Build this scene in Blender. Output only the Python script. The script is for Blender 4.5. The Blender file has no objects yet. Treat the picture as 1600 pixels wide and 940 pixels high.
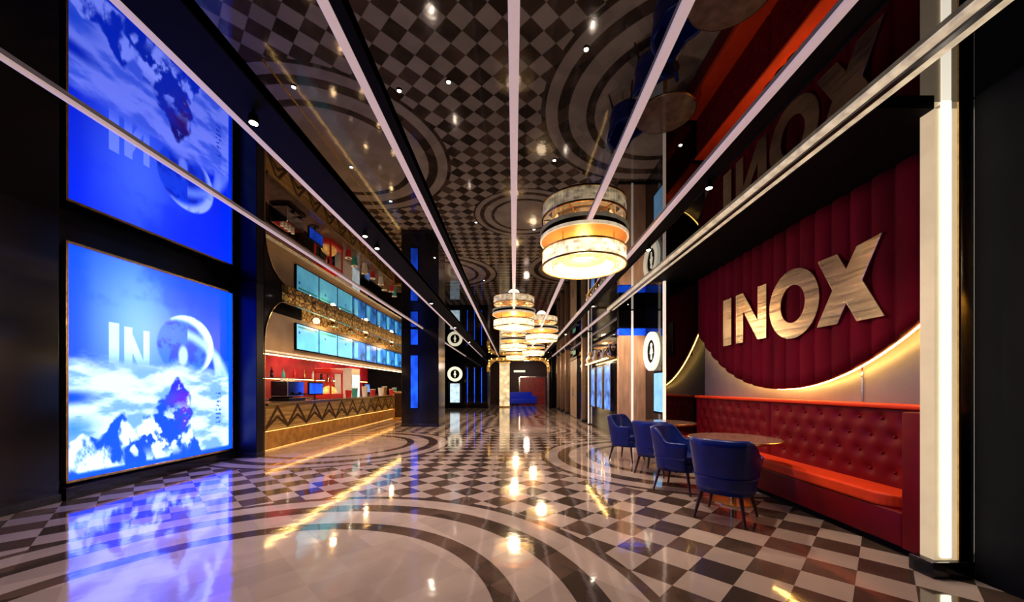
import bpy, bmesh, math, random
import numpy as np
from mathutils import Vector, Matrix
PI = math.pi
random.seed(7)
S = bpy.context.scene
COL = S.collection

# ------------------------------------------------------------------ camera, world, exposure
cam_d = bpy.data.cameras.new('camera'); cam = bpy.data.objects.new('camera', cam_d); COL.objects.link(cam)
cam.location = (0, 0, 1.3); cam.rotation_euler = (PI/2, 0, 0)
cam_d.sensor_width = 36; cam_d.lens = 578/1600*36
cam_d.shift_x = -3/1600; cam_d.shift_y = 135/1600
cam_d.clip_start = .05; cam_d.clip_end = 200
S.camera = cam
w = bpy.data.worlds.new('world'); S.world = w; w.use_nodes = True
w.node_tree.nodes['Background'].inputs[0].default_value = (.5, .55, .7, 1)
w.node_tree.nodes['Background'].inputs[1].default_value = .02
S.view_settings.view_transform = 'Standard'; S.view_settings.look = 'None'
S.view_settings.exposure = 0.0; S.view_settings.gamma = 1; S.view_settings.use_curve_mapping = False
H = 3.267          # ceiling height
EYE = 1.3

# ------------------------------------------------------------------ materials
def nmat(name):
    m = bpy.data.materials.new(name); m.use_nodes = True
    return m, m.node_tree.nodes, m.node_tree.links, m.node_tree.nodes['Principled BSDF']
def mat(name, col, rough=.5, metal=0, em=None, es=0, spec=.5, noise=0, nscale=8, bump=0, coat=0, stretch=(1, 1, 1), emnoise=0, trans=0, sheen=0):
    m, N, L, B = nmat(name)
    B.inputs['Base Color'].default_value = (*col, 1); B.inputs['Roughness'].default_value = rough
    B.inputs['Metallic'].default_value = metal; B.inputs['Specular IOR Level'].default_value = spec
    B.inputs['Coat Weight'].default_value = coat; B.inputs['Transmission Weight'].default_value = trans
    B.inputs['Sheen Weight'].default_value = sheen
    if em:
        B.inputs['Emission Color'].default_value = (*em, 1); B.inputs['Emission Strength'].default_value = es
    if noise or bump or emnoise:
        tc = N.new('ShaderNodeTexCoord'); mp = N.new('ShaderNodeMapping'); mp.inputs['Scale'].default_value = stretch
        nz = N.new('ShaderNodeTexNoise'); nz.inputs['Scale'].default_value = nscale; nz.inputs['Detail'].default_value = 6
        L.new(tc.outputs['Object'], mp.inputs['Vector']); L.new(mp.outputs['Vector'], nz.inputs['Vector'])
        if noise:
            r = N.new('ShaderNodeValToRGB')
            r.color_ramp.elements[0].position = .3; r.color_ramp.elements[1].position = .7
            r.color_ramp.elements[0].color = (*[c*(1-noise) for c in col], 1)
            r.color_ramp.elements[1].color = (*[min(1, c*(1+noise)) for c in col], 1)
            L.new(nz.outputs['Fac'], r.inputs['Fac']); L.new(r.outputs['Color'], B.inputs['Base Color'])
        if bump:
            b = N.new('ShaderNodeBump'); b.inputs['Strength'].default_value = bump; b.inputs['Distance'].default_value = .01
            L.new(nz.outputs['Fac'], b.inputs['Height']); L.new(b.outputs['Normal'], B.inputs['Normal'])
        if emnoise:
            mr = N.new('ShaderNodeMapRange'); mr.inputs['From Min'].default_value = .35; mr.inputs['From Max'].default_value = .65
            mr.inputs['To Min'].default_value = es*(1-emnoise); mr.inputs['To Max'].default_value = es*(1+emnoise)
            L.new(nz.outputs['Fac'], mr.inputs['Value']); L.new(mr.outputs['Result'], B.inputs['Emission Strength'])
    return m

M = {}
M['mirror'] = mat('dark_mirror', (.105, .105, .11), .015, 1)
M['blackglass'] = mat('black_glass', (.004, .004, .008), .06, 0, spec=.6)
M['smoke'] = mat('smoked_mirror', (.11, .12, .11), .03, 1)
M['blackgloss'] = mat('black_lacquer', (.006, .006, .012), .15, 0, spec=.5, noise=.3, nscale=3)
M['blackmatte'] = mat('black_matte', (.003, .003, .004), .7, 0, spec=.08, noise=.3, nscale=5)
M['gunmetal'] = mat('gunmetal', (.08, .08, .09), .3, 1, noise=.2, nscale=20)
M['chrome'] = mat('chrome', (.75, .75, .78), .12, 1, noise=.1, nscale=20)
M['gold'] = mat('gold_metal', (.85, .55, .2), .25, 1, noise=.25, nscale=14)
M['goldbrush'] = mat('brushed_pale_gold', (.78, .6, .4), .3, 1, noise=.22, nscale=5, stretch=(1, 1.2, 9), bump=.12)
M['letterface'] = mat('mirror_gold_letter', (.56, .42, .28), .22, 1, noise=.35, nscale=2.2, stretch=(1, .5, 7), bump=.5)
M['velvet'] = mat('red_velvet', (.12, .001, .010), .8, 0, spec=.08, noise=.25, nscale=5, stretch=(1, 1, .3))
M['redleather'] = mat('crimson_leather', (.165, .0006, .005), .5, 0, spec=.18, noise=.12, nscale=6, bump=.08)
M['redlit'] = mat('lit_red_leather', (.85, .055, .012), .5, 0, spec=.2, noise=.08, nscale=4)  # orange-red of seat and top rail includes the light falling from above
M['blueleather'] = mat('navy_blue_velvet', (.0005, .012, .17), .36, 0, spec=.4, noise=.2, nscale=9)
M['bluein'] = mat('dark_blue_lining', (.002, .015, .09), .5, 0, spec=.3, noise=.2, nscale=9)
M['darkwood'] = mat('dark_wood', (.05, .018, .01), .3, 0, noise=.4, nscale=10, stretch=(6, 6, 1))
M['tabletop'] = mat('brown_stone_top', (.22, .12, .10), .14, 0, noise=.35, nscale=9)
M['graywall'] = mat('taupe_wall_panel', (.19, .17, .185), .4, 0, noise=.12, nscale=3)
M['redwall'] = mat('red_back_wall', (.45, .015, .03), .35, 0, noise=.35, nscale=3)
M['beige'] = mat('beige_panel', (.45, .33, .22), .5, 0, noise=.1, nscale=3)
M['wood'] = mat('honey_wood', (.75, .42, .24), .35, 0, noise=.22, nscale=4, stretch=(3, 3, .5))
M['led'] = mat('warm_led', (1, .8, .5), .5, em=(1, .58, .13), es=60)
M['ledsoft'] = mat('soft_warm_led', (1, .8, .5), .5, em=(1, .62, .20), es=24)
M['ledwhite'] = mat('white_led', (1, .95, .85), .5, em=(1, .86, .62), es=5)
M['ledcore'] = mat('white_led_core', (1, .95, .85), .5, em=(1, .90, .70), es=6)
M['ledamber'] = mat('added_amber_led', (1, .7, .3), .5, em=(1, .50, .12), es=9)
M['strip'] = mat('pale_aluminium_diffuser', (.6, .5, .5), .4, em=(1, .72, .72), es=.38, noise=.06)
M['stripwarm'] = mat('warm_diffuser', (.6, .5, .4), .4, em=(1, .80, .52), es=.5, noise=.06, emnoise=.3, nscale=14)
M['diffwarm'] = mat('column_diffuser', (.45, .36, .22), .5, em=(1, .76, .46), es=.52, emnoise=.06, nscale=8)
M['white'] = mat('white_paint', (.8, .8, .8), .4, noise=.05)
M['bulb'] = mat('lamp_lens', (1, 1, .9), .3, em=(1, .85, .62), es=30)
M['ring'] = mat('lit_ring', (1, .95, .8), .4, em=(1, .95, .70), es=1.0, noise=.03)
M['bluelight'] = mat('blue_light_panel', (.0, .05, .5), .3, em=(.01, .09, 1.0), es=1.1, emnoise=.5, nscale=4, stretch=(1, 1, .8))
M['poster'] = mat('blue_lit_poster', (.05, .1, .5), .3, em=(.12, .35, 1.0), es=.9, emnoise=.8, nscale=3)
M['cyan'] = mat('pale_cyan_menu_screen', (.1, .5, .7), .3, em=(.16, .62, .95), es=1.0, emnoise=.2, nscale=5)
M['bluemenu'] = mat('dark_blue_menu_screen', (.02, .1, .4), .3, em=(.03, .22, .7), es=.9, emnoise=.9, nscale=3)
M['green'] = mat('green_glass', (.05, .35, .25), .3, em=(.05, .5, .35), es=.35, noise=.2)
M['crystal'] = mat('lit_crystal', (.9, .8, .6), .15, em=(1, .76, .45), es=1.35, emnoise=.7, nscale=3.5, stretch=(2.2, 2.2, 5), spec=.8)
M['crystalin'] = mat('lit_crystal_inner', (.9, .7, .4), .2, em=(1, .62, .26), es=.6, emnoise=.9, nscale=7, stretch=(2, 2, 3), spec=.8)
M['plate'] = mat('gold_ceiling_plate', (.85, .40, .08), .5, .4, noise=.1, nscale=4)
M['counterfront'] = None
M['amberbase'] = mat('gold_plinth', (.55, .30, .08), .35, .5, noise=.3, nscale=6)
M['marbletop'] = mat('dark_counter_top', (.12, .08, .07), .15, 0, noise=.3, nscale=8)
M['creamglow'] = mat('cream_lit_column', (.9, .8, .6), .4, em=(1, .74, .40), es=.7, emnoise=.7, nscale=3)
M['inlay'] = mat('brass_inlay', (.95, .7, .3), .18, 1, noise=.05)
M['vend'] = mat('lit_display_case', (.6, .7, .7), .3, em=(.6, .85, 1), es=1.0, emnoise=.3, nscale=6)
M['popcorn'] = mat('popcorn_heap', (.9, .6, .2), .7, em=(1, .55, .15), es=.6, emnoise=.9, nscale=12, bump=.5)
M['redplastic'] = mat('red_plastic', (.6, .03, .03), .35, noise=.1)
M['teal'] = mat('teal_plastic', (.05, .4, .4), .35, noise=.1)
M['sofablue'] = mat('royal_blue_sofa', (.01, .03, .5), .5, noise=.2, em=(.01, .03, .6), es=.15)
M['greenery'] = mat('green_foliage', (.04, .12, .04), .6, noise=.5, nscale=14)

def counter_mat():
    m, N, L, B = nmat('gold_triangle_pattern')
    tc = N.new('ShaderNodeTexCoord'); sp = N.new('ShaderNodeSeparateXYZ'); L.new(tc.outputs['Object'], sp.inputs[0])
    def mt(op, a, b=None):
        n = N.new('ShaderNodeMath'); n.operation = op
        for i, v in enumerate((a, b)):
            if v is None: continue
            if isinstance(v, (int, float)): n.inputs[i].default_value = v
            else: L.new(v, n.inputs[i])
        return n.outputs[0]
    t = mt('PINGPONG', mt('MULTIPLY', sp.outputs['Y'], 1/.36), 1.0)      # 0..1 triangles
    zz = mt('MULTIPLY', mt('SUBTRACT', sp.outputs['Z'], .48), 1/.42)
    line = mt('LESS_THAN', mt('ABSOLUTE', mt('SUBTRACT', zz, t)), .13)
    t2 = mt('SUBTRACT', 1.0, t)
    line2 = mt('LESS_THAN', mt('ABSOLUTE', mt('SUBTRACT', zz, mt('MULTIPLY', t, .5))), .09)
    ln = mt('MAXIMUM', line, line2)
    nz = N.new('ShaderNodeTexNoise'); nz.inputs['Scale'].default_value = 9
    r = N.new('ShaderNodeValToRGB'); r.color_ramp.elements[0].color = (.42, .24, .06, 1); r.color_ramp.elements[1].color = (.85, .55, .18, 1)
    r.color_ramp.elements[0].position = .35; r.color_ramp.elements[1].position = .6
    L.new(nz.outputs['Fac'], r.inputs['Fac'])
    mx = N.new('ShaderNodeMix'); mx.data_type = 'RGBA'
    L.new(ln, mx.inputs[0]); L.new(r.outputs['Color'], mx.inputs[6]); mx.inputs[7].default_value = (.10, .05, .015, 1)
    L.new(mx.outputs[2], B.inputs['Base Color']); B.inputs['Metallic'].default_value = .6; B.inputs['Roughness'].default_value = .35
    return m
M['counterfront'] = counter_mat()

def frieze_mat():
    m, N, L, B = nmat('gold_lattice_frieze')
    tc = N.new('ShaderNodeTexCoord'); mp = N.new('ShaderNodeMapping'); mp.inputs['Scale'].default_value = (1, 1, 1)
    vo = N.new('ShaderNodeTexVoronoi'); vo.inputs['Scale'].default_value = 7; vo.feature = 'DISTANCE_TO_EDGE'
    L.new(tc.outputs['Object'], mp.inputs[0]); L.new(mp.outputs[0], vo.inputs['Vector'])
    r = N.new('ShaderNodeValToRGB'); e = r.color_ramp.elements
    e[0].position = .02; e[0].color = (.10, .04, .01, 1); e[1].position = .14; e[1].color = (.9, .5, .13, 1)
    L.new(vo.outputs['Distance'], r.inputs['Fac']); L.new(r.outputs['Color'], B.inputs['Base Color'])
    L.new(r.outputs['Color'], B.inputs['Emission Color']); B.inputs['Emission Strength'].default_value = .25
    B.inputs['Metallic'].default_value = .6; B.inputs['Roughness'].default_value = .3
    return m
M['frieze'] = frieze_mat()

def floor_mat():
    m, N, L, B = nmat('polished_marble_floor')
    geo = N.new('ShaderNodeNewGeometry'); sp = N.new('ShaderNodeSeparateXYZ'); L.new(geo.outputs['Position'], sp.inputs[0])
    X, Y = sp.outputs['X'], sp.outputs['Y']
    def mt(op, *a):
        n = N.new('ShaderNodeMath'); n.operation = op
        for i, v in enumerate(a):
            if isinstance(v, (int, float)): n.inputs[i].default_value = v
            else: L.new(v, n.inputs[i])
        return n.outputs[0]
    D = .40
    xs = mt('SUBTRACT', X, -.36); ys = mt('SUBTRACT', Y, 5.23)
    u = mt('FLOOR', mt('DIVIDE', mt('ADD', mt('ADD', xs, ys), D/2), D))
    v = mt('FLOOR', mt('DIVIDE', mt('ADD', mt('SUBTRACT', xs, ys), D/2), D))
    odd = mt('ABSOLUTE', mt('MODULO', mt('ADD', u, v), 2.0))
    dark = mt('GREATER_THAN', odd, .5)
    circles = [(-1.6, 1.87, 1.0), (3.05, 6.85, 1.0), (-4.0, 8.4, 1.0), (.35, 11.3, .62), (3.1, 16.3, 1.0), (-3.3, 17.0, 1.0), (3.4, -1.5, 1.0)]
    tone = None
    for cx, cy, s in circles:
        d = mt('DIVIDE', mt('SQRT', mt('ADD', mt('POWER', mt('SUBTRACT', X, cx), 2.0), mt('POWER', mt('SUBTRACT', Y, cy), 2.0))), s)
        ins = mt('LESS_THAN', d, 2.54)
        rk = mt('MAXIMUM', mt('MAXIMUM', mt('LESS_THAN', mt('ABSOLUTE', mt('SUBTRACT', d, 2.50)), .045),
                mt('LESS_THAN', mt('ABSOLUTE', mt('SUBTRACT', d, 2.12)), .105)), mt('LESS_THAN', mt('ABSOLUTE', mt('SUBTRACT', d, 1.60)), .08))
        # dark = ins ? rk : dark
        dark = mt('ADD', mt('MULTIPLY', ins, rk), mt('MULTIPLY', mt('SUBTRACT', 1.0, ins), dark))
    nz = N.new('ShaderNodeTexNoise'); nz.inputs['Scale'].default_value = 1.6; nz.inputs['Detail'].default_value = 8; nz.inputs['Distortion'].default_value = 1.2
    L.new(geo.outputs['Position'], nz.inputs['Vector'])
    rl = N.new('ShaderNodeValToRGB'); e = rl.color_ramp.elements
    e[0].position = .3; e[0].color = (.38, .29, .265, 1); e[1].position = .7; e[1].color = (.52, .405, .365, 1)
    rd = N.new('ShaderNodeValToRGB'); e = rd.color_ramp.elements
    e[0].position = .35; e[0].color = (.055, .036, .028, 1); e[1].position = .7; e[1].color = (.15, .09, .068, 1)
    # per-tile variation for dark squares
    cmb = N.new('ShaderNodeCombineXYZ'); L.new(u, cmb.inputs[0]); L.new(v, cmb.inputs[1])
    wn = N.new('ShaderNodeTexWhiteNoise'); wn.noise_dimensions = '2D'; L.new(cmb.outputs[0], wn.inputs['Vector'])
    fac = mt('ADD', mt('MULTIPLY', nz.outputs['Fac'], .8), mt('MULTIPLY', mt('SUBTRACT', wn.outputs['Value'], .35), .35))
    L.new(fac, rl.inputs['Fac']); L.new(fac, rd.inputs['Fac'])
    mx = N.new('ShaderNodeMix'); mx.data_type = 'RGBA'; L.new(dark, mx.inputs[0]); L.new(rl.outputs['Color'], mx.inputs[6]); L.new(rd.outputs['Color'], mx.inputs[7])
    L.new(mx.outputs[2], B.inputs['Base Color'])
    B.inputs['Roughness'].default_value = .07; B.inputs['IOR'].default_value = 1.85
    n2 = N.new('ShaderNodeTexNoise'); n2.inputs['Scale'].default_value = 3.5; n2.inputs['Detail'].default_value = 3
    L.new(geo.outputs['Position'], n2.inputs['Vector'])
    b = N.new('ShaderNodeBump'); b.inputs['Strength'].default_value = .10; b.inputs['Distance'].default_value = .02
    L.new(n2.outputs['Fac'], b.inputs['Height']); L.new(b.outputs['Normal'], B.inputs['Normal'])
    return m
M['floor'] = floor_mat()

# ------------------------------------------------------------------ mesh helpers
def bm_new(): return bmesh.new()
def add_box(bm, x0, x1, y0, y1, z0, z1, bev=0):
    t = bmesh.new(); bmesh.ops.create_cube(t, size=1)
    bmesh.ops.scale(t, vec=(x1-x0, y1-y0, z1-z0), verts=t.verts)
    bmesh.ops.translate(t, vec=((x0+x1)/2, (y0+y1)/2, (z0+z1)/2), verts=t.verts)
    if bev: bmesh.ops.bevel(t, geom=list(t.edges), offset=bev, segments=3, affect='EDGES', profile=.5)
    merge(bm, t)
def merge(bm, t):
    me = bpy.data.meshes.new('tmp'); t.to_mesh(me); t.free(); bm.from_mesh(me); bpy.data.meshes.remove(me)
def add_cyl(bm, p0, p1, r0, r1=None, seg=20, caps=True):
    r1 = r0 if r1 is None else r1
    p0, p1 = Vector(p0), Vector(p1); d = p1-p0
    t = bmesh.new(); bmesh.ops.create_cone(t, segments=seg, radius1=r0, radius2=r1, depth=d.length, cap_ends=caps)
    q = Vector((0, 0, 1)).rotation_difference(d.normalized()).to_matrix().to_4x4()
    bmesh.ops.transform(t, matrix=Matrix.Translation((p0+p1)/2) @ q, verts=t.verts); merge(bm, t)
def add_lathe(bm, prof, seg=48, c=(0, 0, 0), close=False, mod=None):
    rings = []
    for i, (r, z) in enumerate(prof):
        rings.append([bm.verts.new((c[0]+(r+(mod(k, i) if mod else 0))*math.cos(2*PI*k/seg), c[1]+(r+(mod(k, i) if mod else 0))*math.sin(2*PI*k/seg), c[2]+z)) for k in range(seg)])
    n = len(rings)
    for i in range(n if close else n-1):
        a, b = rings[i], rings[(i+1) % n]
        for k in range(seg):
            bm.faces.new((a[k], a[(k+1) % seg], b[(k+1) % seg], b[k]))
def add_prism(bm, pts, axis, a0, a1):
    """extrude 2D polygon along axis; pts are (p,q) in the other two axes order"""
    def P(p, q, a):
        return (a, p, q) if axis == 'x' else ((p, a, q) if axis == 'y' else (p, q, a))
    A = [bm.verts.new(P(p, q, a0)) for p, q in pts]; Bv = [bm.verts.new(P(p, q, a1)) for p, q in pts]
    bm.faces.new(A); bm.faces.new(list(reversed(Bv)))
    n = len(pts)
    for i in range(n): bm.faces.new((A[i], Bv[i], Bv[(i+1) % n], A[(i+1) % n]))
def add_tube(bm, pts, r, seg=8):
    pts = [Vector(p) for p in pts]; rings = []
    for i, p in enumerate(pts):
        d = (pts[min(i+1, len(pts)-1)]-pts[max(i-1, 0)]).normalized()
        up = Vector((0, 0, 1)) if abs(d.z) < .9 else Vector((1, 0, 0))
        a = d.cross(up).normalized(); b = d.cross(a).normalized()
        rings.append([bm.verts.new(p+a*r*math.cos(2*PI*k/seg)+b*r*math.sin(2*PI*k/seg)) for k in range(seg)])
    for i in range(len(rings)-1):
        for k in range(seg): bm.faces.new((rings[i][k], rings[i][(k+1) % seg], rings[i+1][(k+1) % seg], rings[i+1][k]))
    bm.faces.new(rings[0]); bm.faces.new(list(reversed(rings[-1])))
def obj(name, bm, m, parent=None, smooth=False, loc=None, bevel=0):
    bmesh.ops.recalc_face_normals(bm, faces=bm.faces)
    me = bpy.data.meshes.new(name); bm.to_mesh(me); bm.free()
    if m: me.materials.append(m)
    if smooth:
        for p in me.polygons: p.use_smooth = True
    o = bpy.data.objects.new(name, me); COL.objects.link(o)
    if parent: o.parent = parent
    if loc: o.location = loc
    if bevel:
        b = o.modifiers.new('bevel', 'BEVEL'); b.width = bevel; b.segments = 3; b.limit_method = 'ANGLE'
    if smooth == 'auto':
        es = o.modifiers.new('split', 'EDGE_SPLIT'); es.split_angle = math.radians(35)
    return o
def thing(name, label, cat, loc=(0, 0, 0), rz=0, group=None):
    o = bpy.data.objects.new(name, None); COL.objects.link(o); o.empty_display_size = .1
    o.location = loc; o.rotation_euler = (0, 0, rz); o['label'] = label; o['category'] = cat
    if group: o['group'] = group
    return o
def tag(o, label, cat, group=None):
    o['label'] = label; o['category'] = cat
    if group: o['group'] = group
    return o
def struct(name, bm, m, **k):
    o = obj(name, bm, m, **k); o['kind'] = 'structure'; return o
def box(name, b, m, parent=None, bev=0, **k):
    bm = bm_new(); add_box(bm, *b, bev=bev); return obj(name, bm, m, parent, **k)
def sbox(name, b, m):
    o = box(name, b, m); o['kind'] = 'structure'; return o
def dup(root, loc, rz=0, label=None, group=None):
    r = root.copy(); COL.objects.link(r); r.location = loc; r.rotation_euler = (0, 0, rz)
    if label: r['label'] = label
    if group: r['group'] = group
    for ch in list(root.children):
        c = ch.copy(); COL.objects.link(c); c.parent = r
        for g in list(ch.children):
            d = g.copy(); COL.objects.link(d); d.parent = c
    return r
def light(kind, loc, power, col=(1, .85, .65), size=.05, parent=None, rot=None, spot=None, blend=.5):
    l = bpy.data.lights.new('lamp_light', kind); l.energy = power; l.color = col
    if kind in ('POINT', 'SPOT'): l.shadow_soft_size = size
    if kind == 'SPOT': l.spot_size = spot or 1.2; l.spot_blend = blend
    o = bpy.data.objects.new('lamp_light', l); COL.objects.link(o); o.location = loc
    if rot: o.rotation_euler = rot
    if parent: o.parent = parent
    return o

# ------------------------------------------------------------------ the shell
bm = bm_new(); add_box(bm, -8, 6, -3, 31, -.1, 0); struct('floor', bm, M['floor'])
bm = bm_new(); add_box(bm, -8, 6, -3, 31, H, H+.1); struct('ceiling', bm, M['mirror'])
# left wall behind the advertising display, slightly splayed
WL = [(-5.37, 4.37), (-5.23, 6.72)]
wd = Vector((WL[1][0]-WL[0][0], WL[1][1]-WL[0][1])); wlen = wd.length; wd.normalize(); wn_ = Vector((-wd.y, wd.x))
bm = bm_new(); add_prism(bm, [(-5.45, -3), (-5.42, 4.2), (-5.27, 7.0), (-5.27, 7.05), (-7.0, 7.05), (-7.0, -3)], 'z', 0, H)
struct('wall_left', bm, M['blackgloss'])
sbox('wall_rear', (-5.45, 3.9, -3.1, -3, 0, H), M['blackmatte'])
# bar recess shell
sbox('wall_bar_back', (-7.1, -7.0, 7.05, 17.8, 0, H), M['redwall'])
sbox('wall_bar_end', (-7.1, -3.9, 17.7, 17.8, 0, H), M['blackmatte'])
# right side
sbox('wall_right', (3.46, 3.56, 2.68, 6.70, 0, H), M['graywall'])
sbox('wall_right_near', (3.12, 3.9, -3, 2.5, 0, H), M['blackmatte'])
sbox('wall_right_niche', (3.35, 3.45, 6.77, 9.4, 0, H), M['blackglass'])
sbox('wall_right_far', (2.67, 2.80, 9.6, 23.5, 0, H), M['blackglass'])
# far left and end walls
sbox('wall_left_far', (-4.7, -4.6, 17.8, 23.5, 0, H), M['blackglass'])
bm = bm_new()
arch = [(2.10, 0), (2.10, 2.55), (1.95, 2.85), (1.6, 3.0), (-1.0, 3.0), (-1.38, 2.85), (-1.52, 2.55), (-1.52, 0)]
add_prism(bm, [(-4.7, 0), (-4.7, H), (2.9, H), (2.9, 0)] + arch, 'y', 23.5, 23.62)
struct('wall_end', bm, M['blackglass'])
# lounge beyond the arch
sbox('wall_lounge_back', (-4, 4.5, 30, 30.1, 0, H), mat('lounge_wine_wall', (.05, .01, .015), .5, noise=.4, nscale=2))
sbox('wall_lounge_left', (-3.1, -3, 23.62, 30, 0, H), M['blackgloss'])
sbox('wall_lounge_right', (3.5, 3.6, 23.62, 30, 0, H), M['blackgloss'])
# matte black soffit over the banquette
sbox('trim_1', (2.50, 3.46, 2.55, 6.75, H-.045, H), M['blackmatte'])
sbox('baseboard_left', (-5.36, -5.12, 4.23, 6.82, 0, .14), M['blackgloss'])

# ------------------------------------------------------------------ ceiling light strips (pale) with black track channels
def strip(x, w_, y0, y1, label, m, black=None):
    t = thing('ceiling_light_strip', label, 'light strip', (x, y0, H), 0, 'light strips running along the mirrored ceiling')
    box('diffuser', (-w_/2, w_/2, 0, y1-y0, -.032, -.001), m, t, bev=.006)
    if black:
        bm = bm_new(); a, b = black
        add_box(bm, a, b, 0, y1-y0, -.03, -.001)
        lo = b-.012 if a > 0 else a
        add_box(bm, lo, lo+.012, 0, y1-y0, -.045, -.001)
        obj('track_channel', bm, M['blackmatte'], t)
    return t
strip(-3.03, .03, -2.5, 23.3, 'thin pale light strip crossing the ceiling reflection of the blue screen', M['strip'])
strip(-2.0, .055, -2.5, 23.3, 'pale pinkish light strip with a wide black track on its right, over the bar side', M['strip'], (.028, .34))
strip(-.96, .06, -2.5, 23.3, 'pale light strip second left of the middle one, with a narrow black channel beside it', M['strip'], (.031, .10))
strip(0, .062, -2.5, 9.15, 'central pale light strip running straight to the second chandelier', M['strip'])
strip(.88, .058, -2.5, 23.3, 'pale light strip from which the nearest drum chandelier hangs', M['strip'])
strip(1.70, .055, -2.5, 23.3, 'pale light strip with black channel between the chandelier and the red booth', M['strip'], (.03, .17))
strip(2.42, .17, -2.5, 9.3, 'wide warm double light strip along the edge of the black soffit above the booth', M['stripwarm'])
strip(2.42, .06, 9.3, 23.3, 'narrow pale light strip above the far right poster wall', M['strip'])
# dark groove splitting the wide strip into two bright lines is a real black rail
tag(box('track_rail', (2.385, 2.425, 0.2, 9.3, H-.05, H-.03), M['gunmetal']), 'dark rail running down the middle of the wide warm ceiling strip', 'rail')

# ------------------------------------------------------------------ spotlights on the tracks
def make_spot(label):
    t = thing('track_spotlight', label, 'spotlight', (0, 0, 0), 0)
    bm = bm_new(); add_cyl(bm, (0, 0, -.02), (0, 0, -.06), .012); add_cyl(bm, (0, 0, -.045), (0, 0, -.10), .030, .034); obj('housing', bm, M['blackmatte'], t, 'auto')
    bm = bm_new(); add_cyl(bm, (0, 0, -.099), (0, 0, -.103), .026); obj('lens', bm, M['bulb'], t)
    return t
sp0 = make_spot('')
spots = [(-1.83, 2.6, 'spotlight on the left black track closest to the camera'), (-1.83, 4.55, 'bright spotlight on the left black track beside the bar opening'),
         (-1.83, 4.95, 'second bright spotlight of the close pair on the left track'), (-1.83, 8.2, 'spotlight on the left track before the blue lit pillar'),
         (-1.83, 11.5, 'spotlight on the left track next to the blue lit pillar'), (-1.83, 15.2, 'farthest spotlight on the left track'),
         (1.82, 3.45, 'spotlight on the right track in front of the gold letters'), (1.82, 5.0, 'spotlight on the right track over the blue chairs'),
         (1.82, 8.5, 'spotlight on the right track before the wood pier'), (1.82, 13.0, 'farthest spotlight on the right track')]
for i, (x, y, lb) in enumerate(spots):
    o = sp0 if i == 0 else dup(sp0, (x, y, H))
    o.location = (x, y, H-.01); o['label'] = lb; o['group'] = 'spotlights on the ceiling tracks'
    light('SPOT', (0, 0, -.17), (95 if x < 0 else 38) if y < 9 else 110, (1, .80, .60), .04, o, None, 2.3, .9)

def make_down(label):
    t = thing('recessed_downlight', label, 'downlight', (0, 0, 0), 0)
    bm = bm_new(); add_lathe(bm, [(.019, -.006), (.019, -.001), (.014, -.001), (.014, -.006)], 20, close=True); obj('bezel', bm, M['gunmetal'], t, 'auto')
    bm = bm_new(); add_cyl(bm, (0, 0, -.005), (0, 0, -.002), .0125, seg=16); obj('lens', bm, M['bulb'], t)
    return t
dl0 = make_down('')
downs = [(-.42, 2.38, 'tiny downlight on the mirror ceiling left of the central strip'), (-.76, 2.45, 'tiny downlight close beside the second left strip'),
         (-1.44, 2.42, 'tiny downlight between the two left strips nearest the camera'), (-1.45, 3.3, 'tiny downlight between the left strips, second from the camera'),
         (-1.3, 3.9, 'tiny downlight between the left strips, third from the camera'), (-1.2, 5.6, 'tiny downlight between the left strips, fourth from the camera'),
         (.42, 2.15, 'tiny downlight on the mirror ceiling right of the central strip'), (.35, 3.2, 'tiny downlight right of the central strip, second from the camera'),
         (.25, 4.6, 'tiny downlight right of the central strip, third from the camera'), (-.45, 4.4, 'tiny downlight left of the central strip, third row back'),
         (-.55, 6.8, 'tiny downlight left of the central strip before the chandeliers'), (1.35, 3.0, 'tiny downlight between the chandelier strip and the right track')]
for i, (x, y, lb) in enumerate(downs):
    o = dl0 if i == 0 else dup(dl0, (x, y, H))
    o.location = (x, y, H); o['label'] = lb; o['group'] = 'tiny downlights in the mirror ceiling'
for k in range(7):
    y = 7.9+1.35*k
    o = dup(dl0, (-4.35, y, H), 0, 'downlight over the bar edge, %s from the screen end' % ['first', 'second', 'third', 'fourth', 'fifth', 'sixth', 'seventh'][k], 'downlights in a row over the bar front')
    light('SPOT', (0, 0, -.03), 95, (1, .60, .27), .03, o, None, 2.2, .8)

# ------------------------------------------------------------------ the big blue display on the left wall
def vnoise(x, y, seed):
    xi = np.floor(x).astype(int); yi = np.floor(y).astype(int); fx = x-xi; fy = y-yi
    fx = fx*fx*(3-2*fx); fy = fy*fy*(3-2*fy)
    def h(a, b):
        n = (a*374761393 + b*668265263 + seed*1442695041) & 0x7fffffff
        n = ((n ^ (n >> 13))*1274126177) & 0x7fffffff
        return ((n ^ (n >> 16)) & 0xffff)/65535.0
    return (h(xi, yi)*(1-fx)+h(xi+1, yi)*fx)*(1-fy)+(h(xi, yi+1)*(1-fx)+h(xi+1, yi+1)*fx)*fy
def fbm(x, y, seed=1, o=5):
    s = 0; a = .5; t = 0
    for i in range(o):
        s = s+a*vnoise(x*2**i, y*2**i, seed+i*17); t += a; a *= .55
    return s/t
def sstep(a, b, v):
    t = np.clip((v-a)/(b-a), 0, 1); return t*t*(3-2*t)
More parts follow.
